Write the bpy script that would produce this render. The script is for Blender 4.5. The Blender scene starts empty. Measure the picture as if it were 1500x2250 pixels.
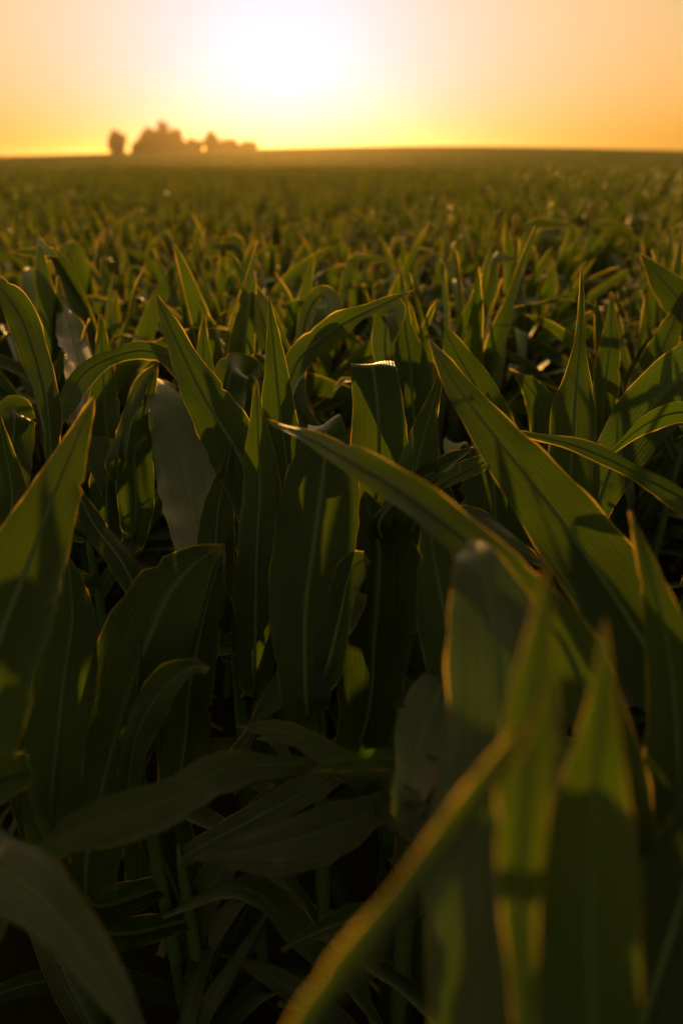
import bpy, math, random
import numpy as np
from mathutils import Vector

# ------------------------------------------------------------------ scene, camera, sky, sun, exposure
sc = bpy.context.scene
col = sc.collection
R = math.radians
CAM_Z = 1.5
FPX = 1500.0                      # focal length in pixels of the 1500 x 2250 photograph (24 mm lens, portrait)
HORIZON = 350.0
PITCH = math.atan((1125 - HORIZON) / FPX)
CAM = np.array([0.0, 0.0, CAM_Z])
FWD = np.array([0.0, math.cos(PITCH), -math.sin(PITCH)])
RIGHT = np.array([1.0, 0.0, 0.0])
UP = np.array([0.0, math.sin(PITCH), math.cos(PITCH)])

def ray(x, y):
    return FWD + (x - 750) / FPX * RIGHT - (y - 1125) / FPX * UP

def at(x, y, d):
    return CAM + d * ray(x, y)

cam_data = bpy.data.cameras.new('camera')
cam = bpy.data.objects.new('camera', cam_data)
col.objects.link(cam)
cam.location = CAM
cam.rotation_euler = (math.pi / 2 - PITCH, 0, 0)
cam_data.sensor_fit = 'VERTICAL'
cam_data.sensor_height = 36.0
cam_data.lens = 24.0
cam_data.clip_start = 0.02
cam_data.clip_end = 8000
cam_data.dof.use_dof = True
cam_data.dof.focus_distance = 1.12
cam_data.dof.aperture_fstop = 1.7
cam_data.dof.aperture_blades = 9
sc.camera = cam

sd = ray(618, 125)
sd = sd / np.linalg.norm(sd)
SUN_EL = math.asin(sd[2])
SUN_AZ = math.atan2(sd[0], sd[1])
world = bpy.data.worlds.new('World')
sc.world = world
world.use_nodes = True
wn, wl = world.node_tree.nodes, world.node_tree.links
wn.clear()
sky = wn.new('ShaderNodeTexSky')
sky.sky_type = 'NISHITA'
sky.sun_disc = False
sky.sun_elevation = SUN_EL
sky.sun_rotation = SUN_AZ
sky.air_density = 1.0
sky.dust_density = 2.8
sky.ozone_density = 0.5
bg = wn.new('ShaderNodeBackground')
bg.inputs['Strength'].default_value = 0.095
wo = wn.new('ShaderNodeOutputWorld')
# the film's response: one tone curve per channel over the whole sky
SKY_STRENGTH = 0.10
bg.inputs['Strength'].default_value = SKY_STRENGTH
sep_ = wn.new('ShaderNodeSeparateColor'); cmb_ = wn.new('ShaderNodeCombineColor')
wl.new(sky.outputs[0], sep_.inputs[0])
def wm(op, a, b):
    nd = wn.new('ShaderNodeMath'); nd.operation = op
    for k, v in enumerate((a, b)):
        if isinstance(v, (int, float)): nd.inputs[k].default_value = v
        else: wl.new(v, nd.inputs[k])
    return nd.outputs[0]
r_, g_, b_ = [wm('MULTIPLY', sep_.outputs[k], 0.1) for k in range(3)]
shoulder = wm('ADD', wm('DIVIDE', 1.55, wm('ADD', r_, 0.8)), 0.022)        # soft highlight shoulder
wl.new(wm('MULTIPLY', wm('MULTIPLY', r_, shoulder), 1.0 / SKY_STRENGTH), cmb_.inputs[0])
wl.new(wm('MULTIPLY', wm('MULTIPLY', g_, shoulder), 0.84 / SKY_STRENGTH), cmb_.inputs[1])
wl.new(wm('MULTIPLY', wm('POWER', b_, 1.15), 0.64 / SKY_STRENGTH), cmb_.inputs[2])
wl.new(cmb_.outputs[0], bg.inputs['Color'])
wl.new(bg.outputs[0], wo.inputs['Surface'])

sun_data = bpy.data.lights.new('sun', 'SUN')
sun_data.energy = 3.9
sun_data.angle = R(0.5)
sun_data.color = (1.0, 0.53, 0.10)
sun = bpy.data.objects.new('sun', sun_data)
col.objects.link(sun)
sun.rotation_euler = Vector(sd).to_track_quat('Z', 'Y').to_euler()
sun.location = (-5, 60, 20)

sc.view_settings.view_transform = 'Standard'
sc.view_settings.look = 'None'
sc.view_settings.gamma = 1
sc.view_settings.use_curve_mapping = False
sc.view_settings.exposure = -0.06
sc.render.engine = 'CYCLES'
sc.cycles.max_bounces = 7
sc.cycles.diffuse_bounces = 3
sc.cycles.glossy_bounces = 2
sc.cycles.transmission_bounces = 4
sc.cycles.volume_bounces = 0
sc.cycles.caustics_reflective = False
sc.cycles.caustics_refractive = False
sc.cycles.use_denoising = True

# ------------------------------------------------------------------ helpers
def link(o, parent=None):
    col.objects.link(o)
    if parent is not None:
        o.parent = parent
    return o

def tag(o, label=None, cat=None, group=None, kind=None):
    if label: o['label'] = label
    if cat: o['category'] = cat
    if group: o['group'] = group
    if kind: o['kind'] = kind
    return o

def empty(name, loc):
    o = bpy.data.objects.new(name, None)
    o.location = loc
    o.empty_display_size = 0.1
    return link(o)

def new_mesh(name, verts, faces, mats, mat_idx=None, uvs=None, smooth=True):
    me = bpy.data.meshes.new(name)
    me.from_pydata([tuple(v) for v in verts], [], [tuple(f) for f in faces])
    for m in mats:
        me.materials.append(m)
    if mat_idx is not None:
        me.polygons.foreach_set('material_index', np.asarray(mat_idx, dtype=np.int32))
    if uvs is not None:
        ul = me.uv_layers.new(name='UVMap')
        li = np.empty(len(me.loops), dtype=np.int32)
        me.loops.foreach_get('vertex_index', li)
        ul.data.foreach_set('uv', np.asarray(uvs, dtype=np.float32)[li].ravel())
    if smooth:
        me.polygons.foreach_set('use_smooth', np.ones(len(me.polygons), dtype=bool))
    me.update()
    return me

class NB:
    def __init__(self, name):
        self.m = bpy.data.materials.new(name)
        self.m.use_nodes = True
        self.t = self.m.node_tree
        self.t.nodes.clear()
    def n(self, typ, **kw):
        nd = self.t.nodes.new(typ)
        for k, v in kw.items():
            if k in nd.inputs.keys():
                nd.inputs[k].default_value = v
            else:
                setattr(nd, k, v)
        return nd
    def l(self, a, b):
        self.t.links.new(a, b)
    def math(self, op, a, b=None, c=None, clamp=False):
        nd = self.t.nodes.new('ShaderNodeMath'); nd.operation = op; nd.use_clamp = clamp
        for i, v in enumerate((a, b, c)):
            if v is None: continue
            if isinstance(v, (int, float)): nd.inputs[i].default_value = v
            else: self.l(v, nd.inputs[i])
        return nd.outputs[0]
    def mix(self, f, a, b, blend='MIX'):
        nd = self.t.nodes.new('ShaderNodeMix'); nd.data_type = 'RGBA'; nd.blend_type = blend
        for s, v in ((nd.inputs[0], f), (nd.inputs[6], a), (nd.inputs[7], b)):
            if isinstance(v, (int, float)): s.default_value = v
            elif isinstance(v, tuple): s.default_value = v if len(v) == 4 else v + (1,)
            else: self.l(v, s)
        return nd.outputs[2]
    def out(self, surf=None, vol=None):
        o = self.n('ShaderNodeOutputMaterial')
        if surf: self.l(surf, o.inputs['Surface'])
        if vol: self.l(vol, o.inputs['Volume'])
        return self.m

# ------------------------------------------------------------------ materials
def leaf_material(painted_sheen=False):
    b = NB('painted_sheen_corn_leaf' if painted_sheen else 'corn_leaf')       # some leaves have a grey sky sheen painted into their colour
    uv = b.n('ShaderNodeUVMap', uv_map='UVMap')
    sep = b.n('ShaderNodeSeparateXYZ'); b.l(uv.outputs[0], sep.inputs[0])
    u, s = sep.outputs[0], sep.outputs[1]
    rnd = b.n('ShaderNodeObjectInfo').outputs['Random']
    across = b.math('ABSOLUTE', b.math('MULTIPLY_ADD', u, 2.0, -1.0))
    # long veins: noise stretched along the blade
    cx = b.n('ShaderNodeCombineXYZ')
    b.l(b.math('MULTIPLY', u, 26.0), cx.inputs[0])
    b.l(b.math('MULTIPLY_ADD', s, 1.3, b.math('MULTIPLY', rnd, 9.0)), cx.inputs[1])
    vein = b.n('ShaderNodeTexNoise', Scale=1.0, Detail=3.0, Roughness=0.6); b.l(cx.outputs[0], vein.inputs['Vector'])
    fine = b.math('MULTIPLY_ADD', b.math('SINE', b.math('MULTIPLY', u, 96.0)), 0.5, 0.5)
    # blotches of age
    tc = b.n('ShaderNodeTexCoord')
    blo = b.n('ShaderNodeTexNoise', Scale=14.0, Detail=4.0, Roughness=0.6); b.l(tc.outputs['Object'], blo.inputs['Vector'])
    v1 = b.math('MULTIPLY_ADD', vein.outputs['Fac'], 1.3, -0.15, clamp=True)
    rib = b.n('ShaderNodeMapRange', clamp=True)
    b.l(across, rib.inputs[0]); rib.inputs[1].default_value = 0.045; rib.inputs[2].default_value = 0.095
    rib.inputs[3].default_value = 1.0; rib.inputs[4].default_value = 0.0
    base = b.mix(v1, (0.028, 0.032, 0.008), (0.050, 0.052, 0.016))
    base = b.mix(b.math('MULTIPLY', rnd, 0.5), base, (0.050, 0.070, 0.016))
    if painted_sheen:
        base = b.mix(b.math('MULTIPLY_ADD', blo.outputs['Fac'], 1.5, 0.05, clamp=True), base, b.mix(v1, (0.045, 0.040, 0.030), (0.215, 0.182, 0.160)))  # grey of reflected sky put into the base colour, streaked along the veins
    base = b.mix(b.math('MULTIPLY', rib.outputs[0], 0.75), base, (0.20, 0.24, 0.11))
    tr = b.mix(v1, (0.070, 0.135, 0.0015), (0.145, 0.300, 0.002))
    tr = b.mix(b.math('MULTIPLY', fine, 0.4), tr, (0.045, 0.09, 0.0015))
    tr = b.mix(b.math('MULTIPLY', blo.outputs['Fac'], 0.35), tr, (0.15, 0.18, 0.003))
    tr = b.mix(b.math('MULTIPLY', rnd, 0.35), tr, (0.17, 0.22, 0.003))
    tipd = b.n('ShaderNodeMapRange', clamp=True); b.l(s, tipd.inputs[0])
    tipd.inputs[1].default_value = 0.965; tipd.inputs[2].default_value = 0.995
    base = b.mix(tipd.outputs[0], base, (0.24, 0.17, 0.09))
    tr = b.mix(tipd.outputs[0], tr, (0.35, 0.22, 0.06))
    tr = b.mix(b.math('MULTIPLY', rib.outputs[0], 0.7), tr, (0.05, 0.07, 0.01))
    bump = b.n('ShaderNodeBump', Strength=0.6, Distance=0.0016)
    hgt = b.math('ADD', b.math('MULTIPLY', fine, 0.5), b.math('ADD', b.math('MULTIPLY', vein.outputs['Fac'], 1.6), b.math('MULTIPLY', blo.outputs['Fac'], 1.5)))
    b.l(hgt, bump.inputs['Height'])
    rough = b.math('MULTIPLY_ADD', blo.outputs['Fac'], 0.22, 0.38)
    df = b.n('ShaderNodeBsdfDiffuse'); b.l(base, df.inputs['Color']); b.l(bump.outputs[0], df.inputs['Normal'])
    t = b.n('ShaderNodeBsdfTranslucent'); b.l(tr, t.inputs['Color']); b.l(bump.outputs[0], t.inputs['Normal'])
    body = b.n('ShaderNodeMixShader', Fac=0.32 if painted_sheen else 0.5)
    b.l(df.outputs[0], body.inputs[1]); b.l(t.outputs[0], body.inputs[2])
    # waxy skin on both faces: Schlick reflectance
    ge = b.n('ShaderNodeNewGeometry')
    dp = b.n('ShaderNodeVectorMath', operation='DOT_PRODUCT'); b.l(ge.outputs['Incoming'], dp.inputs[0]); b.l(ge.outputs['Normal'], dp.inputs[1])
    g5 = b.math('POWER', b.math('SUBTRACT', 1.0, b.math('ABSOLUTE', dp.outputs['Value']), clamp=True), 2.6)
    fr = b.math('MULTIPLY_ADD', g5, 0.5, 0.035 if painted_sheen else 0.020)
    gl = b.n('ShaderNodeBsdfAnisotropic'); gl.distribution = 'GGX'
    gl.inputs['Color'].default_value = (1, 1, 1, 1)
    b.l(rough, gl.inputs['Roughness']); b.l(bump.outputs[0], gl.inputs['Normal'])
    top = b.n('ShaderNodeMixShader'); b.l(fr, top.inputs[0]); b.l(body.outputs[0], top.inputs[1]); b.l(gl.outputs[0], top.inputs[2])
    return b.out(top.outputs[0])

def margin_material():
    b = NB('leaf_margin')
    p = b.n('ShaderNodeBsdfPrincipled', Roughness=0.5)
    p.inputs['Base Color'].default_value = (0.10, 0.10, 0.03, 1)
    t = b.n('ShaderNodeBsdfTranslucent'); t.inputs['Color'].default_value = (0.75, 0.50, 0.11, 1)
    m = b.n('ShaderNodeMixShader', Fac=0.85)
    b.l(p.outputs[0], m.inputs[1]); b.l(t.outputs[0], m.inputs[2])
    return b.out(m.outputs[0])

def simple_material(name, c1, c2, scale, rough=0.6, trans=None, bump=0.0, spec=0.4):
    b = NB(name)
    tc = b.n('ShaderNodeTexCoord')
    no = b.n('ShaderNodeTexNoise', Scale=scale, Detail=6.0, Roughness=0.65); b.l(tc.outputs['Object'], no.inputs['Vector'])
    c = b.mix(no.outputs['Fac'], c1, c2)
    p = b.n('ShaderNodeBsdfPrincipled', Roughness=rough)
    p.inputs['Specular IOR Level'].default_value = spec
    b.l(c, p.inputs['Base Color'])
    if bump:
        bp = b.n('ShaderNodeBump', Strength=0.8, Distance=bump); b.l(no.outputs['Fac'], bp.inputs['Height'])
        b.l(bp.outputs[0], p.inputs['Normal'])
    if trans is None:
        return b.out(p.outputs[0])
    t = b.n('ShaderNodeBsdfTranslucent'); t.inputs['Color'].default_value = trans + (1,)
    m = b.n('ShaderNodeMixShader', Fac=0.45)
    b.l(p.outputs[0], m.inputs[1]); b.l(t.outputs[0], m.inputs[2])
    return b.out(m.outputs[0])

M_LEAF = leaf_material()
M_PAINTED_SHEEN = leaf_material(True)
M_MARGIN = margin_material()
M_STALK = simple_material('corn_stalk', (0.06, 0.10, 0.03), (0.13, 0.16, 0.06), 22, 0.5, bump=0.001)
M_RIB = simple_material('leaf_midrib', (0.16, 0.20, 0.09), (0.26, 0.28, 0.15), 40, 0.42, trans=(0.10, 0.12, 0.03))
M_SOIL = simple_material('soil', (0.022, 0.014, 0.009), (0.06, 0.038, 0.024), 9, 0.95, bump=0.03, spec=0.1)
M_BARK = simple_material('bark', (0.04, 0.03, 0.02), (0.09, 0.07, 0.05), 3, 0.9)
M_CROWN = simple_material('tree_foliage', (0.03, 0.06, 0.015), (0.07, 0.10, 0.03), 0.6, 0.6, trans=(0.09, 0.14, 0.02))
M_RESIDUE = simple_material('dry_residue', (0.14, 0.10, 0.06), (0.26, 0.19, 0.11), 30, 0.8)

# ------------------------------------------------------------------ terrain
def smooth(x, a, b):
    t = np.clip((np.asarray(x, float) - a) / (b - a), 0, 1)
    return t * t * (3 - 2 * t)

def terrain(x, y):
    x = np.asarray(x, float); y = np.asarray(y, float)
    h = 5.9 * np.exp(-((x - 40) / 170.0) ** 2 - ((y - 380) / 150.0) ** 2)
    h = h - 0.02 * np.log1p(np.exp((-x - 110) / 25.0)) * 25.0 * smooth(y, 120, 420) * np.exp(-np.maximum(0, y - 900) / 600)
    h = h - 1.3 * np.exp(-((y - 130) / 60.0) ** 2)
    return h * smooth(y, 25, 90)

rs = np.concatenate([np.arange(0, 6, 0.12), np.geomspace(6, 3200, 90)])
na = 120
gv, gf = [(0.0, 0.0, 0.0)], []
grng = np.random.default_rng(3)
for i, r in enumerate(rs[1:]):
    a = np.linspace(0, 2 * math.pi, na, endpoint=False)
    x, y = r * np.sin(a), r * np.cos(a)
    z = terrain(x, y) + (grng.normal(0, 0.014, na) if r < 6 else 0)
    gv += list(zip(x, y, z))
nr = len(rs) - 1
for j in range(na):
    gf.append((0, 1 + (j + 1) % na, 1 + j))
for i in range(nr - 1):
    for j in range(na):
        a0 = 1 + i * na + j; a1 = 1 + i * na + (j + 1) % na
        gf.append((a0, a1, a1 + na, a0 + na))
tag(link(bpy.data.objects.new('ground', new_mesh('ground', gv, gf, [M_SOIL]))), 'dark bare soil under the corn', 'ground', kind='structure')

# ------------------------------------------------------------------ corn leaf and stalk builders
def catmull(A, n):
    A = np.asarray(A, float)
    k = len(A)
    if k == 2:
        t = np.linspace(0, 1, n)[:, None]
        return A[0] * (1 - t) + A[1] * t
    E = np.vstack([2 * A[0] - A[1], A, 2 * A[-1] - A[-2]])
    seg = np.linalg.norm(np.diff(A[:, :3], axis=0), axis=1) + 1e-6
    cum = np.concatenate([[0], np.cumsum(seg)])
    ts = np.linspace(0, cum[-1], n)
    out = []
    for t in ts:
        i = min(int(np.searchsorted(cum, t, side='right') - 1), k - 2)
        f = (t - cum[i]) / seg[i]
        p0, p1, p2, p3 = E[i], E[i + 1], E[i + 2], E[i + 3]
        out.append(0.5 * ((2 * p1) + (-p0 + p2) * f + (2 * p0 - 5 * p1 + 4 * p2 - p3) * f * f + (-p0 + 3 * p1 - 3 * p2 + p3) * f ** 3))
    return np.array(out)

def unit(v):
    return v / (np.linalg.norm(v, axis=-1, keepdims=True) + 1e-12)

def leaf_geom(P, S, hw, cols, fold, ripple, seed, margin, ragged=False):
    """P path, S side vectors, hw half widths. Returns verts, faces, material ids, uvs."""
    rg = np.random.default_rng(seed)
    n = len(P)
    T = unit(np.gradient(P, axis=0))
    S = unit(S - (S * T).sum(1, keepdims=True) * T)
    N = np.cross(T, S)
    L = np.linalg.norm(np.diff(P, axis=0), axis=1).sum()
    s = np.linspace(0, 1, n)
    vs = list(np.linspace(-1, 1, cols))
    ph = rg.uniform(0, 6.28, 2); fr = rg.uniform(9, 15, 2) * L / 0.6
    verts, uvs = [], []
    edge = np.ones((2, n))
    if ragged:
        for q in range(2):
            w_ = rg.normal(0, 0.035, n)
            edge[q] += np.convolve(w_, [0.25, 0.5, 0.25], mode='same')
            for _ in range(int(rg.integers(0, 3))):
                c_ = int(rg.integers(n // 3, n - 2)); edge[q, c_] -= rg.uniform(0.08, 0.24)
    full = [None] + vs + [None] if margin else vs
    has_margin = bool(margin)
    if has_margin:
        kn = rg.uniform(0.05, 1.0, 2 + n // 2) ** 2.2
        margin = margin * np.interp(np.linspace(0, 1, n), np.linspace(0, 1, len(kn)), kn) + 0.00015
    for k, v in enumerate(full):
        if v is None:
            vv = -1 - margin / np.maximum(hw, 0.004) if k == 0 else 1 + margin / np.maximum(hw, 0.004)
            vv = np.clip(vv, -1.35, 1.35)
        else:
            vv = np.full(n, v)
        side = 0 if k < len(full) / 2 else 1
        av = np.abs(vv)
        off = fold * (1 - 0.55 * s) * av * hw
        off = off + ripple * np.minimum(hw / 0.03, 1.2) * av ** 2.2 * np.sin(fr[side] * s * 6.28 / 6 + ph[side]) * smooth(s, 0.05, 0.3)
        off = off + ripple * 0.25 * av ** 2 * np.sin(fr[1 - side] * s * 2.9 + ph[1 - side] * 2)
        if v is None:
            off = off + margin * 1.0
        verts.append(P + S * (vv * (1 + (edge[side] - 1) * np.clip((av - 0.55) / 0.45, 0, 1)) * hw)[:, None] + N * off[:, None])
        uvs.append(np.stack([np.clip(vv, -1, 1) * 0.5 + 0.5, s], 1))
    m = len(full)
    V = np.stack(verts, 1).reshape(-1, 3)
    U = np.stack(uvs, 1).reshape(-1, 2)
    F, I = [], []
    for i in range(n - 1):
        for j in range(m - 1):
            a = i * m + j
            F.append((a, a + 1, a + m + 1, a + m))
            I.append(1 if has_margin and (j == 0 or j == m - 2) else 0)
    return V, F, I, U

def rib_geom(P, S, hw, fold):
    n = len(P)
    T = unit(np.gradient(P, axis=0))
    S = unit(S - (S * T).sum(1, keepdims=True) * T)
    N = np.cross(T, S)
    s = np.linspace(0, 1, n)
    w = np.minimum(0.0036 * (1 - s) + 0.0008, hw * 0.3)
    V, F, U = [], [], []
    for i in range(n):
        for a in range(6):
            t = a * math.pi / 3
            V.append(P[i] + S[i] * math.cos(t) * w[i] + N[i] * (math.sin(t) * w[i] * 0.75 - w[i] * 0.15))
    for i in range(n - 1):
        for a in range(6):
            F.append((i * 6 + a, i * 6 + (a + 1) % 6, i * 6 + 6 + (a + 1) % 6, i * 6 + 6 + a))
    return V, F

def stalk_geom(h, r0, r1, lean=(0, 0), sides=8, rings=15):
    V, F = [], []
    for i in range(rings):
        t = i / (rings - 1)
        r = r0 + (r1 - r0) * t
        if i % 3 == 1: r *= 1.16
        if i >= rings - 2: r *= (0.75, 0.2)[i - rings + 2]
        for a in range(sides):
            q = a * 2 * math.pi / sides
            V.append((lean[0] * t * t + r * math.cos(q), lean[1] * t * t + r * math.sin(q), h * t - 0.02 * (i == 0)))
    for i in range(rings - 1):
        for a in range(sides):
            F.append((i * sides + a, i * sides + (a + 1) % sides, (i + 1) * sides + (a + 1) % sides, (i + 1) * sides + a))
    F.append(tuple((rings - 1) * sides + a for a in range(sides)))
    return V, F

# ------------------------------------------------------------------ corn plant kinds for the field
def arc_leaf(z0, az, L, th0, th1, pw, wmax, bend=None, twist=0.0, drift=0.0, n=20):
    s = np.linspace(0, 1, n)
    th = th0 + (th1 - th0) * s ** pw
    if bend:
        th = th + bend[1] * smooth(s, bend[0] - 0.035, bend[0] + 0.035)
    a = az + drift * s
    d = np.stack([np.sin(th) * np.cos(a), np.sin(th) * np.sin(a), np.cos(th)], 1)
    P = np.vstack([[0, 0, 0], np.cumsum(d[:-1] + d[1:], 0) * 0.5 * L / (n - 1)]) + np.array([0, 0, z0])
    side = np.stack([-np.sin(a), np.cos(a), 0 * a], 1)
    T = unit(np.gradient(P, axis=0)); Nn = np.cross(T, side)
    tw = twist * s
    S = side * np.cos(tw)[:, None] + Nn * np.sin(tw)[:, None]
    hw = 0.5 * wmax * np.minimum(1, 0.42 + 1.7 * s) * np.clip(1 - s ** 3.0, 0, 1) ** 0.9 * (1 - 0.25 * s) + 0.0006
    return P, S, hw

def plant_kind(seed):
    rg = np.random.default_rng(seed)
    leaves = []
    az = rg.uniform(0, 6.28)
    hs = rg.uniform(0.62, 0.74)
    nl = 10
    for k in range(nl):
        f = k / (nl - 1)
        a = az + math.pi * k + rg.normal(0, 0.35)
        z0 = 0.12 + (hs - 0.12) * f ** 0.9
        bend = None
        if f > 0.75:                                  # whorl: upright spears
            Ln = rg.uniform(0.46, 0.60) * (1.0 - 0.25 * (f - 0.75)); th0 = rg.uniform(0.05, 0.16); th1 = rg.uniform(0.15, 0.65); w = rg.uniform(0.055, 0.072); pw = 1.6
            if rg.random() < 0.25: bend = (rg.uniform(0.6, 0.8), rg.uniform(1.3, 2.2))
        elif f > 0.3:
            Ln = rg.uniform(0.62, 0.80); th0 = rg.uniform(0.25, 0.42); th1 = rg.uniform(1.1, 2.0); w = rg.uniform(0.062, 0.085); pw = rg.uniform(1.3, 2.2)
            if rg.random() < 0.45: bend = (rg.uniform(0.5, 0.75), rg.uniform(0.9, 1.7)); th1 *= 0.55
        else:
            Ln = rg.uniform(0.4, 0.6); th0 = rg.uniform(0.6, 0.9); th1 = rg.uniform(1.8, 2.5); w = rg.uniform(0.05, 0.07); pw = 1.4
        leaves.append(((z0, a, Ln, th0, th1, pw, w, bend, rg.normal(0, 0.7), rg.normal(0, 0.35)), int(rg.integers(1e6))))
    return leaves, hs

KINDS = [plant_kind(100 + i) for i in range(9)]
kind_meshes = []            # per kind: (stalk mesh, [leaf meshes])
for ki, (lv, hs) in enumerate(KINDS):
    V, F = stalk_geom(hs + 0.05, 0.011, 0.006)
    sm = new_mesh('stalk', V, F, [M_STALK])
    lm = []
    for prm, sd_ in lv:
        P, S, hw = arc_leaf(*prm, n=22)
        V, F, I, U = leaf_geom(P, S, hw, 5, 0.3, 0.007, sd_, 0.0016)
        lm.append(new_mesh('leaf', V, F, [M_PAINTED_SHEEN if sd_ % 3 == 0 else M_LEAF, M_MARGIN], I, U))
    kind_meshes.append((sm, lm))

def joined_kind(lv, hs, n, cols, margin):
    VV, FF, II, UU = [], [], [], []
    def add(V, F, I, U):
        o = sum(len(v) for v in VV)
        VV.append(np.asarray(V, float)); FF.extend([tuple(i + o for i in f) for f in F]); II.extend(I); UU.append(np.asarray(U, float))
    V, F = stalk_geom(hs + 0.05, 0.011, 0.006, sides=4, rings=3)
    add(V, F, [2] * len(F), np.zeros((len(V), 2)))
    for prm, sd_ in lv[2:]:
        P, S, hw = arc_leaf(*prm, n=n)
        V, F, I, U = leaf_geom(P, S, hw, cols, 0.3, 0.006, sd_, margin)
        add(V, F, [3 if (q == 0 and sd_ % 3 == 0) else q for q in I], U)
    return np.vstack(VV), FF, II, np.vstack(UU)

# ------------------------------------------------------------------ hero leaves traced against the photograph
# each leaf: points (x px, y px, half width px), depth at base, depth at tip (or a list), facing in degrees, options
HERO = {}
def plant(key, label, *leaves, group='sharp corn plants close to the camera'):
    HERO[key] = (label, leaves, group)
def lf(pts, d, face=0, **kw):
    return (pts, d, face, kw)

plant('left_broad', 'corn plant whose broad sunlit leaf slants up from the left edge',
    lf([(-40,1560,95),(5,1390,100),(55,1260,84),(110,1110,56),(160,985,30),(207,876,2)], (0.66,0.84), 18),
    lf([(120,1700,60),(140,1500,60),(158,1370,48),(155,1270,24),(143,1212,2)], (0.8,0.9), -15))
plant('left_arching', 'corn plant with a narrow leaf curving out of the upper left edge',
    lf([(25,1180,36),(28,1090,30),(14,1000,18),(-6,900,2)], (0.95,1.0), 10),
    lf([(108,1060,9),(112,1000,13),(103,880,24),(76,770,29),(34,672,27),(-45,580,10)], (1.1,1.25), -25),
    lf([(430,870,13),(385,797,17),(320,771,17),(255,783,20),(195,812,26),(150,870,20),(128,940,2)], (1.42,1.22), 40, grey=1),
    lf([(15,1110,38),(22,1030,42),(30,960,42),(36,905,36),(50,925,24)], [1.2,1.22,1.26,1.3,1.42], 0))
plant('grey_blade', 'corn plant with a grey upright blade behind the arched leaf in the left middle',
    lf([(195,930,34),(185,850,38),(168,770,34),(148,700,19),(124,640,2)], (1.45,1.85), -30, grey=1),
    lf([(235,1100,34),(238,1000,36),(232,900,32),(226,800,20),(222,690,2)], (1.4,1.5), 12),
    lf([(280,930,14),(300,870,13),(322,830,10),(346,796,2)], (1.3,1.36), 35, grey=1),
    lf([(300,1100,38),(296,1000,36),(312,920,30),(330,850,14),(345,800,2)], (1.28,1.38), -10))
plant('grey_leaf', 'corn plant with the large grey pointed leaf with pale midrib, left of centre',
    lf([(452,1290,40),(440,1190,56),(425,1100,66),(402,1000,66),(372,905,44),(350,855,24),(337,826,2)], (0.95,1.46), 6, rib=1, grey=1),
    lf([(470,1300,44),(474,1200,42),(482,1110,30),(497,1040,17),(511,970,2)], (1.0,1.08), -12),
    lf([(570,1110,60),(530,1010,60),(480,925,50),(435,845,42),(390,750,24),(362,690,13),(345,648,2)], (1.05,1.2), -14))
plant('centre_spears', 'corn plant of upright glowing spear leaves left of the centre of the frame',
    lf([(560,1470,38),(562,1330,40),(566,1190,45),(572,1080,43),(568,980,28),(565,900,12),(563,834,2)], (0.96,1.02), 14),
    lf([(640,1110,44),(628,1010,40),(616,910,36),(606,810,24),(598,730,11),(591,650,2)], (1.15,1.22), -18),
    lf([(520,1080,40),(508,960,42),(500,870,40),(512,812,34),(545,808,26),(572,830,2)], [1.2,1.25,1.3,1.33,1.4,1.36], 20),
    lf([(452,860,22),(448,800,20),(447,750,11),(449,692,2)], (1.42,1.45), 0))
plant('hooded_leaf', 'corn plant with a wide hooded leaf folded over at its glinting top, at frame centre',
    lf([(670,1460,62),(672,1330,80),(690,1190,88),(705,1080,84),(714,1000,64),(716,945,42),(712,932,36),(720,960,20)], [0.9,0.92,0.95,0.97,0.99,1.01,1.05,1.12], 0),
    lf([(815,1520,66),(820,1420,90),(828,1310,100),(832,1210,80),(812,1130,34),(800,1080,2)], (0.98,1.08), 14, rib=1),
    lf([(555,1600,6),(620,1520,30),(680,1440,46),(740,1370,44),(790,1300,20)], (0.92,0.98), 30, rib=1, grey=1),
    lf([(750,1340,26),(762,1280,32),(782,1240,28),(806,1224,12)], (0.9,0.94), 10))
plant('flat_top', 'corn plant with an upright leaf bent square across its top, right of centre',
    lf([(810,1230,44),(822,1120,54),(832,1000,60),(830,900,56),(822,830,50),(818,800,45),(822,812,34),(830,850,4)], [1.1,1.12,1.14,1.16,1.18,1.2,1.29,1.40], 0),
    lf([(885,1180,60),(905,1070,52),(930,960,32),(950,890,16),(968,816,2)], (1.06,1.14), -16),
    lf([(880,1090,10),(930,1050,17),(985,1018,15),(1042,980,2)], (1.05,1.12), 40),
    lf([(960,1070,10),(1010,1040,20),(1070,1012,15),(1110,990,2)], (1.0,1.1), -30))
plant('big_diagonal', 'corn plant with the long broad green leaf slanting across the right half',
    lf([(1520,1610,60),(1445,1470,84),(1370,1345,88),(1290,1225,80),(1195,1095,66),(1100,975,50),(1020,870,32),(975,800,16),(943,746,2)], (0.68,1.02), -12, rib=1),
    lf([(1010,1560,40),(990,1430,56),(972,1330,56),(956,1240,40),(945,1170,22),(938,1100,2)], (0.82,0.88), 10),  # added leaf, set sunward to cast shade on the big folded leaf
    lf([(1110,1350,60),(1095,1230,72),(1085,1110,72),(1082,1010,54),(1075,930,26),(1070,860,2)], (1.18,1.28), 8),
    lf([(990,1150,30),(1050,1160,36),(1105,1185,26),(1160,1220,13),(1207,1247,2)], [1.05,1.0,0.97,0.95,0.93], 35, grey=1))
plant('back_diagonal', 'corn plant with a slanting leaf just behind the tip of the long diagonal leaf',
    lf([(1110,1040,48),(1080,930,46),(1045,850,38),(1005,780,24),(962,696,2)], (1.38,1.5), 10),
    lf([(915,950,44),(905,870,46),(900,790,36),(890,720,18),(880,590,2)], (1.5,1.62), -10))
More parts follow.
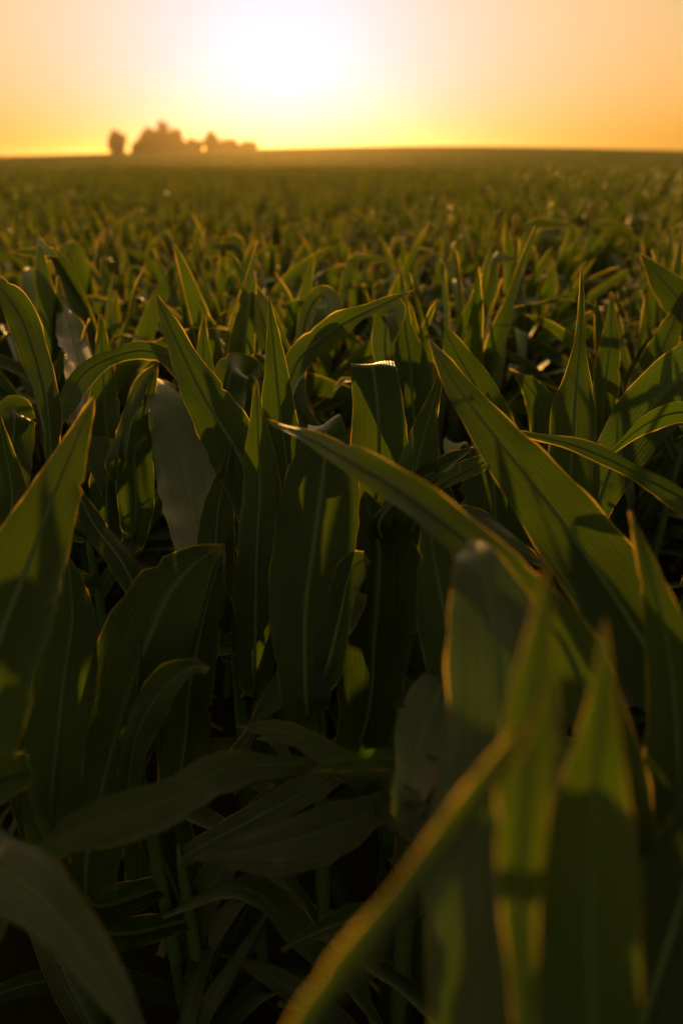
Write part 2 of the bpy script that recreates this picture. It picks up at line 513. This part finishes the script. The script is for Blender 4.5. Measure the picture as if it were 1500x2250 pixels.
plant('crossing_blade', 'corn plant with a thin blade crossing up to the right beside a grey curled leaf',
    lf([(622,900,26),(650,800,27),(700,748,23),(765,704,19),(835,670,13),(906,638,2)], (1.28,1.36), 38),
    lf([(655,830,14),(664,740,16),(680,680,18),(705,650,20),(722,675,28),(700,735,18),(680,770,2)], [1.5,1.52,1.55,1.56,1.5,1.46,1.44], -15, grey=1),
    lf([(640,860,32),(600,760,32),(570,680,26),(542,622,15),(510,562,2)], (1.6,1.8), -12),
    lf([(850,830,26),(845,760,28),(850,705,28),(862,682,30),(866,705,18),(860,755,2)], [1.6,1.58,1.56,1.5,1.46,1.44], 0, grey=1))
plant('bottle_spear', 'corn plant with a tall bottle-shaped spear leaf drawn out to a fine point at right',
    lf([(1235,1180,36),(1248,1090,44),(1256,990,48),(1260,910,46),(1264,850,32),(1270,780,16),(1276,690,7),(1277,588,2)], (1.12,1.24), 8),
    lf([(1320,1040,30),(1322,930,30),(1330,830,26),(1340,740,16),(1342,640,2)], (1.5,1.58), -14),
    lf([(1190,1020,28),(1200,930,30),(1170,860,24),(1130,820,2)], (1.45,1.5), 20))
plant('right_arching', 'corn plant with thin leaves arching in from the right edge',
    lf([(1600,1150,22),(1510,1100,24),(1430,1058,22),(1350,1016,19),(1270,982,13),(1200,963,9),(1140,950,2)], (0.82,1.02), 42, rib=1, grey=1),
    lf([(1580,930,18),(1510,906,22),(1450,916,22),(1395,948,17),(1332,1002,2)], (1.05,1.12), 30))
plant('right_dark', 'corn plant with a wide dark green leaf rising along the right edge',
    lf([(1310,1120,30),(1350,1010,52),(1410,920,62),(1480,840,60),(1550,770,40),(1610,700,2)], (1.25,1.4), -10),
    lf([(1385,900,24),(1420,820,28),(1465,740,24),(1500,640,2)], (1.5,1.6), 10))
plant('right_high', 'corn plant whose blurred leaf leans in at the upper right edge',
    lf([(1620,860,40),(1560,745,42),(1500,668,38),(1450,612,22),(1406,560,2)], (1.5,1.7), 5),
    lf([(1440,860,26),(1450,780,28),(1468,720,20),(1492,690,2)], (1.7,1.75), 10))
plant('curled_hood', 'corn plant with a dark hood-like leaf curled over to a pale tip',
    lf([(190,1900,70),(225,1740,76),(255,1620,82),(288,1510,88),(328,1400,92),(374,1302,78),(430,1238,42),(490,1198,3)], (0.88,0.90), 8),
    lf([(285,1720,26),(298,1630,34),(332,1550,34),(382,1492,26),(425,1466,14),(458,1472,6)], [0.84,0.83,0.82,0.80,0.79,0.78], 40),
    lf([(310,1330,24),(268,1235,28),(215,1165,24),(180,1100,12),(163,1045,2)], (0.92,1.0), -20),
    lf([(405,1640,50),(415,1520,52),(440,1390,44),(465,1290,28),(488,1210,2)], (0.9,0.95), 10))
plant('grey_droop', 'corn plant with a big grey leaf folded over and a long leaf crossing the frame',
    lf([(1370,1750,50),(1300,1560,56),(1230,1400,56),(1130,1285,52),(1020,1180,46),(900,1088,38),(790,1022,30),(690,966,18),(588,924,2)], [0.56,0.57,0.58,0.59,0.61,0.66,0.72,0.79,0.86], -20),
    lf([(1100,2420,150),(1098,2200,158),(1102,2000,160),(1106,1800,152),(1104,1600,130),(1092,1430,108),(1075,1320,84),(1050,1235,46),(1036,1208,30),(1010,1190,8)], [0.45,0.455,0.465,0.48,0.495,0.515,0.54,0.565,0.585,0.62], 4, rib=1, grey=1))
plant('near_yellow', 'nearest corn plant, strongly blurred yellow-green blade and narrow diagonal leaf',
    lf([(1165,2420,26),(1150,2200,28),(1140,1990,36),(1148,1800,48),(1160,1620,52),(1178,1470,38),(1192,1360,20),(1203,1245,3)], [0.345,0.345,0.345,0.345,0.35,0.355,0.36,0.37], 10),
    lf([(600,2360,24),(690,2225,25),(780,2100,26),(890,1960,27),(1000,1822,27),(1085,1700,20),(1145,1610,12),(1190,1520,2)], [0.29,0.29,0.295,0.30,0.31,0.315,0.32,0.325], 25))
plant('near_right', 'corn plant with a broad blurred bright green spear in the lower right corner',
    lf([(1300,2420,100),(1297,2200,106),(1294,2000,107),(1296,1860,96),(1306,1720,64),(1316,1600,38),(1322,1490,20),(1327,1362,2)], (0.375,0.39), -6),
    lf([(1120,2420,70),(1110,2280,60),(1100,2180,45),(1110,2060,22),(1125,1950,2)], (0.48,0.5), 10))
plant('right_edge', 'corn plant of dark leaves filling the lower right edge, one with a pale midrib',
    lf([(1500,1880,60),(1490,1720,64),(1482,1560,58),(1466,1420,46),(1434,1290,26),(1408,1200,12),(1386,1125,2)], (0.56,0.66), 14),
    lf([(1370,2380,90),(1420,2210,96),(1470,2060,92),(1510,1930,84),(1560,1780,60),(1610,1640,10)], (0.46,0.54), -8, rib=1),
    lf([(1440,2300,60),(1425,2100,64),(1440,1900,60),(1475,1740,40),(1510,1600,2)], (0.58,0.62), 20))
plant('low_wavy', 'corn plant with a wavy grey leaf lying across the dark lower left',
    lf([(720,1678,8),(640,1682,20),(540,1684,28),(470,1702,32),(395,1750,40),(280,1790,56),(170,1828,58),(95,1880,34),(50,1930,2)], [0.86,0.83,0.80,0.77,0.75,0.72,0.69,0.68,0.69], 45, grey=1),
    lf([(305,1760,26),(308,1840,36),(312,1920,34),(312,2000,3)], (1.08,1.1), 10),
    lf([(150,1960,50),(110,1840,54),(80,1730,50),(70,1630,30),(60,1540,2)], (0.9,0.95), -12))
plant('low_pleated', 'corn plant with pleated grey-brown leaves low in the dark centre',
    lf([(985,1700,24),(890,1672,24),(800,1668,24),(720,1680,16),(680,1700,3)], (0.74,0.76), 40),
    lf([(790,1690,30),(740,1655,28),(680,1628,24),(610,1606,16),(518,1595,2)], (0.82,0.80), 45, grey=1),
    lf([(900,1750,24),(840,1772,44),(740,1815,60),(640,1848,52),(540,1870,28),(425,1886,2)], (0.86,0.72), 42, rib=1, grey=1),
    lf([(960,1810,60),(900,1765,54),(840,1725,42),(770,1690,10)], (0.74,0.86), 35, grey=1))
plant('low_grey', 'corn plant with a crinkled grey leaf in the shade beside the big folded leaf',
    lf([(890,1760,36),(905,1690,52),(930,1605,64),(965,1520,48),(1005,1450,10)], (0.66,0.86), -18, rib=1, grey=1),
    lf([(880,1985,24),(790,2015,28),(700,2048,18),(618,2088,2)], (0.82,0.78), 40),
    lf([(960,1480,34),(930,1430,40),(900,1400,30),(850,1390,3)], (1.05,1.1), 20))
plant('near_left', 'corn plant with a pale blurred leaf bending down across the lower left corner',
    lf([(-260,1960,50),(-130,1880,74),(-20,1905,76),(70,1955,62),(150,2040,46),(220,2140,36),(290,2260,26),(350,2390,4)], [0.6,0.6,0.58,0.56,0.54,0.52,0.5,0.5], 20, rib=1, grey=1),
    lf([(-90,2200,40),(-50,2080,46),(-10,1990,40),(30,1960,10)], (0.62,0.62), 10))

def hero_leaf_arrays(pts, d, face, stalk_xy, n):
    k = len(pts)
    if isinstance(d, tuple):
        ds = np.linspace(d[0], d[1], k)
    else:
        ds = np.array(d, float)
    P = np.array([at(x, y, dd) for (x, y, w), dd in zip(pts, ds)])
    hw = np.array([w * dd / FPX for (x, y, w), dd in zip(pts, ds)]) / math.cos(R(face))
    fa = np.full(k, R(face))
    # root it on the stalk
    B = P[0]
    hx = stalk_xy - B[:2]
    hd = np.linalg.norm(hx)
    zj = max(0.22, B[2] - 0.10 - 0.55 * hd)
    zj = min(zj, B[2] - 0.02) if B[2] > 0.3 else max(0.1, B[2] - 0.05)
    J = np.array([stalk_xy[0], stalk_xy[1], zj])
    Mid = np.array([B[0] + hx[0] * 0.45, B[1] + hx[1] * 0.45, zj + (B[2] - zj) * 0.62])
    t0 = unit(P[1] - P[0])
    if t0[2] > 0.2:
        Mid = 0.5 * Mid + 0.5 * (B - t0 * 0.10)
    P = np.vstack([J, Mid, P]); hw = np.concatenate([[0.013], [max(0.02, 0.7 * hw[0])], hw]); fa = np.concatenate([[0.0], [fa[0] * 0.6], fa])
    A = catmull(np.column_stack([P, hw, fa]), n)
    P = A[:, :3]; hw = np.maximum(A[:, 3], 0.0005); fa = A[:, 4]
    T = unit(np.gradient(P, axis=0))
    v = unit(P - CAM)
    S0 = unit(np.cross(T, v))
    # keep the side vectors from flipping where the blade runs along the line of sight
    for i in range(1, n):
        if np.dot(S0[i], S0[i - 1]) < 0: S0[i] = -S0[i]
    for _ in range(3):
        S0[1:-1] = unit(S0[:-2] + 2 * S0[1:-1] + S0[2:])
    N0 = np.cross(S0, T)
    S = S0 * np.cos(fa)[:, None] + N0 * np.sin(fa)[:, None]
    return P, S, hw, zj

hseed = 0
lower_rng = np.random.default_rng(77)
for key, (label, leaves, group) in HERO.items():
    bases = np.array([at(l[0][0][0], l[0][0][1], l[1][0])[:2] for l in leaves])
    sxy = bases.mean(0)
    if sxy[1] < 0.12: sxy[1] = 0.12
    root = empty('corn_plant', (sxy[0], sxy[1], 0))
    tag(root, label, 'corn plant', group)
    off = np.array([sxy[0], sxy[1], 0])
    top = 0.3
    for pts, d, face, kw in leaves:
        hseed += 1
        n = 60
        P, S, hw, zj = hero_leaf_arrays(pts, d, face, sxy, n)
        top = max(top, zj)
        V, F, I, U = leaf_geom(P, S, hw, 11, 0.16, 0.0095, hseed, 0.0017 if np.linalg.norm(P[-1] - CAM) > 0.6 else 0.0006, True)
        lo = link(bpy.data.objects.new('leaf', new_mesh('leaf', V - off, F, [M_PAINTED_SHEEN if kw.get('grey') else M_LEAF, M_MARGIN], I, U)), root)
        if kw.get('rib') or hw.max() > 0.018:
            V, F = rib_geom(P, S, hw, 0.16)
            link(bpy.data.objects.new('midrib', new_mesh('midrib', np.array(V) - off, F, [M_RIB])), lo)
    V, F = stalk_geom(top + 0.03, 0.013, 0.008)
    link(bpy.data.objects.new('stalk', new_mesh('stalk', V, F, [M_STALK])), root)
    # lower leaves, shared with the field's plants
    lm = kind_meshes[int(lower_rng.integers(len(kind_meshes)))][1]
    rot = lower_rng.uniform(0, 6.28)
    for m in lm[:4]:
        o = link(bpy.data.objects.new('leaf', m), root)
        o.rotation_euler = (0, 0, rot); o.scale = (0.85,) * 3

# ------------------------------------------------------------------ rows of the field
ROW, STEP, ANG = 0.50, 0.15, R(24)
prng = np.random.default_rng(11)
ca, sa = math.cos(ANG), math.sin(ANG)
def rows(rmax):
    I = np.arange(-int(rmax / ROW), int(rmax / ROW) + 1)
    J = np.arange(-int(rmax / STEP), int(rmax / STEP) + 1)
    a, b_ = np.meshgrid(I * ROW, J * STEP, indexing='ij')
    a = a + prng.normal(0, 0.05, a.shape); b_ = b_ + prng.normal(0, 0.05, a.shape)
    x = (a * ca + b_ * sa).ravel(); y = (-a * sa + b_ * ca).ravel()
    return x, y
x, y = rows(70)
r = np.hypot(x, y)
infr = (np.abs(x) < 0.53 * y + 0.45)
wide = (np.abs(x) < 0.70 * y + 3.0)
keep = (r < 70) & wide & (y > -2.5) & ~(infr & (y < 1.6)) & (r > 0.95) & ~((np.abs(x) < 1.2) & (y < 1.2))
x, y, r = x[keep], y[keep], r[keep]
view = (np.abs(x) < 0.53 * y + 0.25) & (y > 1.55)
order = np.argsort(np.where(view, r, 1e6))
NIND = 270
ind, rest = order[:NIND], order[NIND:]
print('individual corn reaches', r[ind].max(), 'm; rest', len(rest))
BANDS = [(2.6, None), (99, 'small blurred corn plant farther back in the middle of the field')]
ORD = ('leftmost second third fourth fifth sixth seventh eighth ninth tenth eleventh twelfth thirteenth fourteenth fifteenth sixteenth seventeenth '
       'eighteenth nineteenth twentieth twenty-first twenty-second twenty-third twenty-fourth twenty-fifth twenty-sixth twenty-seventh twenty-eighth twenty-ninth thirtieth').split()
near = sorted([i for i in ind if r[i] < BANDS[0][0]], key=lambda i: x[i] / y[i])[:30]
near_label = {i: ('softly blurred corn plant just behind the sharp leaves, ' + (ORD[k] if k == 0 else ORD[k] + ' from the left')) for k, i in enumerate(near)}
for i in ind:
    k = int(prng.integers(len(kind_meshes)))
    sm, lm = kind_meshes[k]
    root = empty('corn_plant', (x[i], y[i], float(terrain(x[i], y[i]))))
    sc_ = prng.uniform(0.92, 1.06) + 0.10 * (r[i] < 3.0)
    root.scale = (sc_,) * 3
    root.rotation_euler = (prng.normal(0, 0.05), prng.normal(0, 0.05), prng.uniform(0, 6.28))
    b_i = 0 if r[i] < BANDS[0][0] else 1
    side = ('left third', 'middle', 'right third')[int(np.digitize(x[i] / y[i], [-0.17, 0.17]))]
    far = ('near rows', 'middle rows', 'farther rows')[int(np.digitize(r[i], [4.2, 5.8]))]
    if i in near_label:
        tag(root, near_label[i], 'corn plant', 'corn rows just behind the sharp leaves')
    else:
        tag(root, 'small blurred corn plant in the ' + far + ' of the field, ' + side + ' of the view', 'corn plant', 'blurred corn, ' + far + ', ' + side)
    link(bpy.data.objects.new('stalk', sm), root)
    for m in lm[(0 if r[i] < 3.5 else 2):]:
        link(bpy.data.objects.new('leaf', m), root)

# the corn beyond: one mass, instanced on points
def instancer(name, pts, idx, rot, scl, collection, label, cat):
    me = bpy.data.meshes.new(name)
    me.from_pydata([tuple(p) for p in pts], [], [])
    for an, typ, data in (('kind_index', 'INT', idx), ('turn', 'FLOAT', rot), ('size', 'FLOAT', scl)):
        at_ = me.attributes.new(an, typ, 'POINT'); at_.data.foreach_set('value', np.asarray(data, dtype=np.int32 if typ == 'INT' else np.float32))
    o = link(bpy.data.objects.new(name, me))
    ng = bpy.data.node_groups.new(name, 'GeometryNodeTree')
    ng.interface.new_socket('Geometry', in_out='INPUT', socket_type='NodeSocketGeometry')
    ng.interface.new_socket('Geometry', in_out='OUTPUT', socket_type='NodeSocketGeometry')
    N, Lk = ng.nodes, ng.links
    gi = N.new('NodeGroupInput'); go = N.new('NodeGroupOutput')
    ci = N.new('GeometryNodeCollectionInfo'); ci.inputs['Collection'].default_value = collection
    ci.inputs['Separate Children'].default_value = True; ci.inputs['Reset Children'].default_value = True
    iop = N.new('GeometryNodeInstanceOnPoints'); iop.inputs['Pick Instance'].default_value = True
    def attr(nm, t):
        a = N.new('GeometryNodeInputNamedAttribute'); a.data_type = t; a.inputs['Name'].default_value = nm; return a.outputs[0]
    cmb = N.new('ShaderNodeCombineXYZ'); Lk.new(attr('turn', 'FLOAT'), cmb.inputs[2])
    e2r = N.new('FunctionNodeEulerToRotation'); Lk.new(cmb.outputs[0], e2r.inputs[0])
    Lk.new(gi.outputs[0], iop.inputs['Points']); Lk.new(ci.outputs[0], iop.inputs['Instance'])
    Lk.new(attr('kind_index', 'INT'), iop.inputs['Instance Index']); Lk.new(e2r.outputs[0], iop.inputs['Rotation'])
    Lk.new(attr('size', 'FLOAT'), iop.inputs['Scale']); Lk.new(iop.outputs[0], go.inputs[0])
    md = o.modifiers.new('scatter', 'NODES'); md.node_group = ng
    tag(o, label, cat, kind='stuff')
    return o

lib = bpy.data.collections.new('corn_library')
for ki, (lv, hs) in enumerate(KINDS):
    V, F, I, U = joined_kind(lv, hs, 11, 3, 0.0012)
    lib.objects.link(bpy.data.objects.new('corn_kind', new_mesh('corn_kind', V, F, [M_LEAF, M_MARGIN, M_STALK, M_PAINTED_SHEEN], I, U)))
n = len(rest)
instancer('corn_field', np.column_stack([x[rest], y[rest], terrain(x[rest], y[rest])]), prng.integers(0, len(KINDS), n), prng.uniform(0, 6.28, n),
          prng.uniform(0.88, 1.04, n), lib, 'blurred mass of green corn filling the field beyond the separate plants', 'corn field')

# far corn: 4 m patches of simplified plants out to the crest
lib2 = bpy.data.collections.new('far_corn_library')
for q in range(4):
    VV, FF, II, UU = [], [], [], []
    o_ = 0
    qr = np.random.default_rng(900 + q)
    for j in range(85):
        lv, hs = KINDS[int(qr.integers(len(KINDS)))]
        px, py, a, s_ = qr.uniform(-2.1, 2.1), qr.uniform(-2.1, 2.1), qr.uniform(0, 6.28), qr.uniform(0.9, 1.1)
        c_, si = math.cos(a) * s_, math.sin(a) * s_
        for prm, sd_ in lv[4:]:
            P, S, hw = arc_leaf(*prm, n=6)
            V, F, I, U = leaf_geom(P, S, hw, 2, 0.0, 0.0, sd_, 0)
            V = np.column_stack([V[:, 0] * c_ - V[:, 1] * si + px, V[:, 0] * si + V[:, 1] * c_ + py, V[:, 2] * s_])
            VV.append(V); UU.append(U); FF.extend([tuple(i + o_ for i in f) for f in F]); II.extend(I); o_ += len(V)
    lib2.objects.link(bpy.data.objects.new('far_corn_kind', new_mesh('far_corn_kind', np.vstack(VV), FF, [M_LEAF, M_MARGIN], II, np.vstack(UU))))
gx, gy = np.meshgrid(np.arange(-420, 421, 4.0), np.arange(20, 540, 4.0))
gx, gy = gx.ravel(), gy.ravel()
k2 = (np.hypot(gx, gy) > 70) & (np.abs(gx) < 0.72 * gy + 3)
gx, gy = gx[k2], gy[k2]; n = len(gx)
instancer('far_corn_field', np.column_stack([gx, gy, terrain(gx, gy)]), prng.integers(0, 4, n), prng.integers(0, 4, n) * math.pi / 2 + prng.normal(0, 0.1, n),
          prng.uniform(0.98, 1.05, n), lib2, 'hazy far corn rising to the crest on the horizon', 'corn field')

# ------------------------------------------------------------------ trees on the horizon
def make_tree(label, px, top_px, half_px, Y, squat=1.0, seed=0, group='hazy trees on the horizon'):
    rg = np.random.default_rng(seed)
    rr = ray(px, HORIZON); X = rr[0] / rr[1] * Y
    z0 = float(terrain(X, Y))
    rt = ray(px, top_px); ztop = CAM_Z + rt[2] / rt[1] * Y
    H = ztop - z0
    depth = Y * math.cos(PITCH)
    rad = half_px * depth / FPX
    root = empty('tree', (X, Y, z0))
    tag(root, label, 'tree', group)
    # trunk and limbs
    V, F = [], []
    def tube(a, b, r0, r1, s=7):
        a = np.array(a, float); b = np.array(b, float)
        t = unit(b - a); u = unit(np.cross(t, [0.3, 0.9, 0.2])); w = np.cross(t, u)
        o = len(V)
        for c, r_ in ((a, r0), ((a + b) / 2 + rg.normal(0, 0.1, 3) * r0, (r0 + r1) / 2), (b, r1)):
            for k in range(s):
                q = k * 6.2832 / s
                V.append(c + r_ * (u * math.cos(q) + w * math.sin(q)))
        for i in range(2):
            for k in range(s):
                F.append((o + i * s + k, o + i * s + (k + 1) % s, o + (i + 1) * s + (k + 1) % s, o + (i + 1) * s + k))
    tr = 0.035 * H
    tube((0, 0, -0.2), (0, 0, H * 0.42), tr, tr * 0.7)
    lobes = []
    for k in range(13):
        a = k * 2.4 + rg.uniform(-0.4, 0.4); rho = rad * rg.uniform(0.25, 0.72)
        zz = H * (0.16 + 0.66 * rg.random() * (1.0 - 0.35 * rho / rad))
        c = np.array([rho * math.cos(a), rho * math.sin(a), zz])
        tube((0, 0, H * rg.uniform(0.25, 0.42)), c, tr * 0.45, tr * 0.12, 5)
        lobes.append((c, rad * rg.uniform(0.38, 0.55)))
    lobes.append((np.array([0, 0, H - rad * 0.42]), rad * 0.46))
    for k in range(0 if seed == 1 else 7):
        a = k * 0.9 + rg.uniform(-0.3, 0.3); rho = rad * rg.uniform(0.3, 0.8)
        lobes.append((np.array([rho * math.cos(a), rho * math.sin(a), H * rg.uniform(0.08, 0.25)]), rad * rg.uniform(0.3, 0.42)))
    tube((0, 0, H * 0.42), (0, 0, H - rad * 0.5), tr * 0.7, tr * 0.15)
    link(bpy.data.objects.new('trunk', new_mesh('trunk', V, F, [M_BARK])), root)
    # crown: many leaf clumps
    LV, LF = [], []
    for c, lr in lobes:
        for _ in range(300):
            d_ = unit(rg.normal(0, 1, 3)); p = c + d_ * lr * rg.uniform(0.35, 1.05) ** 0.7 * np.array([1, 1, 0.85 * squat])
            if p[2] > H: p[2] = H - 0.1 * rg.random()
            if p[2] < 0.3: continue
            sz = rg.uniform(0.25, 0.5)
            u = unit(rg.normal(0, 1, 3)); w = unit(np.cross(u, rg.normal(0, 1, 3)))
            o = len(LV)
            LV += [p - u * sz, p + w * sz * 0.6, p + u * sz, p - w * sz * 0.6]
            LF.append((o, o + 1, o + 2, o + 3))
    link(bpy.data.objects.new('crown', new_mesh('crown', LV, LF, [M_CROWN], smooth=False)), root)

make_tree('round lone tree at the left end of the hazy grove', 261, 284, 22, 330, seed=1)
make_tree('low tree at the left foot of the tall grove on the horizon', 312, 303, 20, 335, seed=2)
make_tree('rounded tree forming the left shoulder of the tall grove', 334, 277, 26, 330, seed=3)
make_tree('tallest tree in the middle of the grove on the horizon', 364, 263, 27, 328, seed=4)
make_tree('rounded tree forming the right shoulder of the tall grove', 393, 280, 24, 332, seed=5)
make_tree('low tree between the tall grove and the tree right of it', 427, 303, 20, 336, seed=6)
make_tree('taller tree of the low clump nearest the sun', 468, 286, 20, 330, seed=7)
make_tree('spreading low tree in the middle of the clump under the sun', 505, 302, 24, 334, seed=8)
make_tree('smallest tree at the right end of the horizon trees', 548, 310, 20, 338, seed=9)

# ------------------------------------------------------------------ dry stalk residue on the soil
V, F = [], []
rr_ = np.random.default_rng(5)
for k in range(420):
    px, py = rr_.uniform(-1.4, 1.6), rr_.uniform(0.2, 2.6)
    a = rr_.uniform(0, 6.28); L_ = rr_.uniform(0.03, 0.11); w = rr_.uniform(0.004, 0.011); h = rr_.uniform(0.01, 0.03)
    dx, dy = math.cos(a), math.sin(a); o = len(V)
    for t in (-0.5, 0, 0.5):
        cx_, cy_ = px + dx * L_ * t, py + dy * L_ * t
        lift = 0.02 + h * (0.4 if t else 1)
        V += [(cx_ - dy * w, cy_ + dx * w, lift), (cx_, cy_, lift + w * 0.7), (cx_ + dy * w, cy_ - dx * w, lift)]
    for i in range(2):
        for j in range(2):
            q = o + i * 3 + j
            F.append((q, q + 1, q + 4, q + 3))
tag(link(bpy.data.objects.new('crop_residue', new_mesh('crop_residue', V, F, [M_RESIDUE]))), 'scraps of dry stalk lying on the dark soil', 'debris', kind='stuff')

# ------------------------------------------------------------------ evening haze
hb = NB('haze')
pv = hb.n('ShaderNodeVolumePrincipled')
pv.inputs['Color'].default_value = (0.97, 0.78, 0.56, 1)
pv.inputs['Density'].default_value = 0.00022
pv.inputs['Anisotropy'].default_value = 0.8
M_HAZE = hb.out(vol=pv.outputs[0])
zb, zt, e = float(min(v[2] for v in gv)) - 1.0, 32.0, 3300.0
hv = [(sx * e, sy * e, z) for z in (zb, zt) for sx, sy in ((-1, -1), (1, -1), (1, 1), (-1, 1))]
hf = [(3, 2, 1, 0), (4, 5, 6, 7), (0, 1, 5, 4), (1, 2, 6, 5), (2, 3, 7, 6), (3, 0, 4, 7)]
tag(link(bpy.data.objects.new('haze', new_mesh('haze', hv, hf, [M_HAZE], smooth=False))), 'thin golden evening haze over the field', 'haze', kind='stuff')
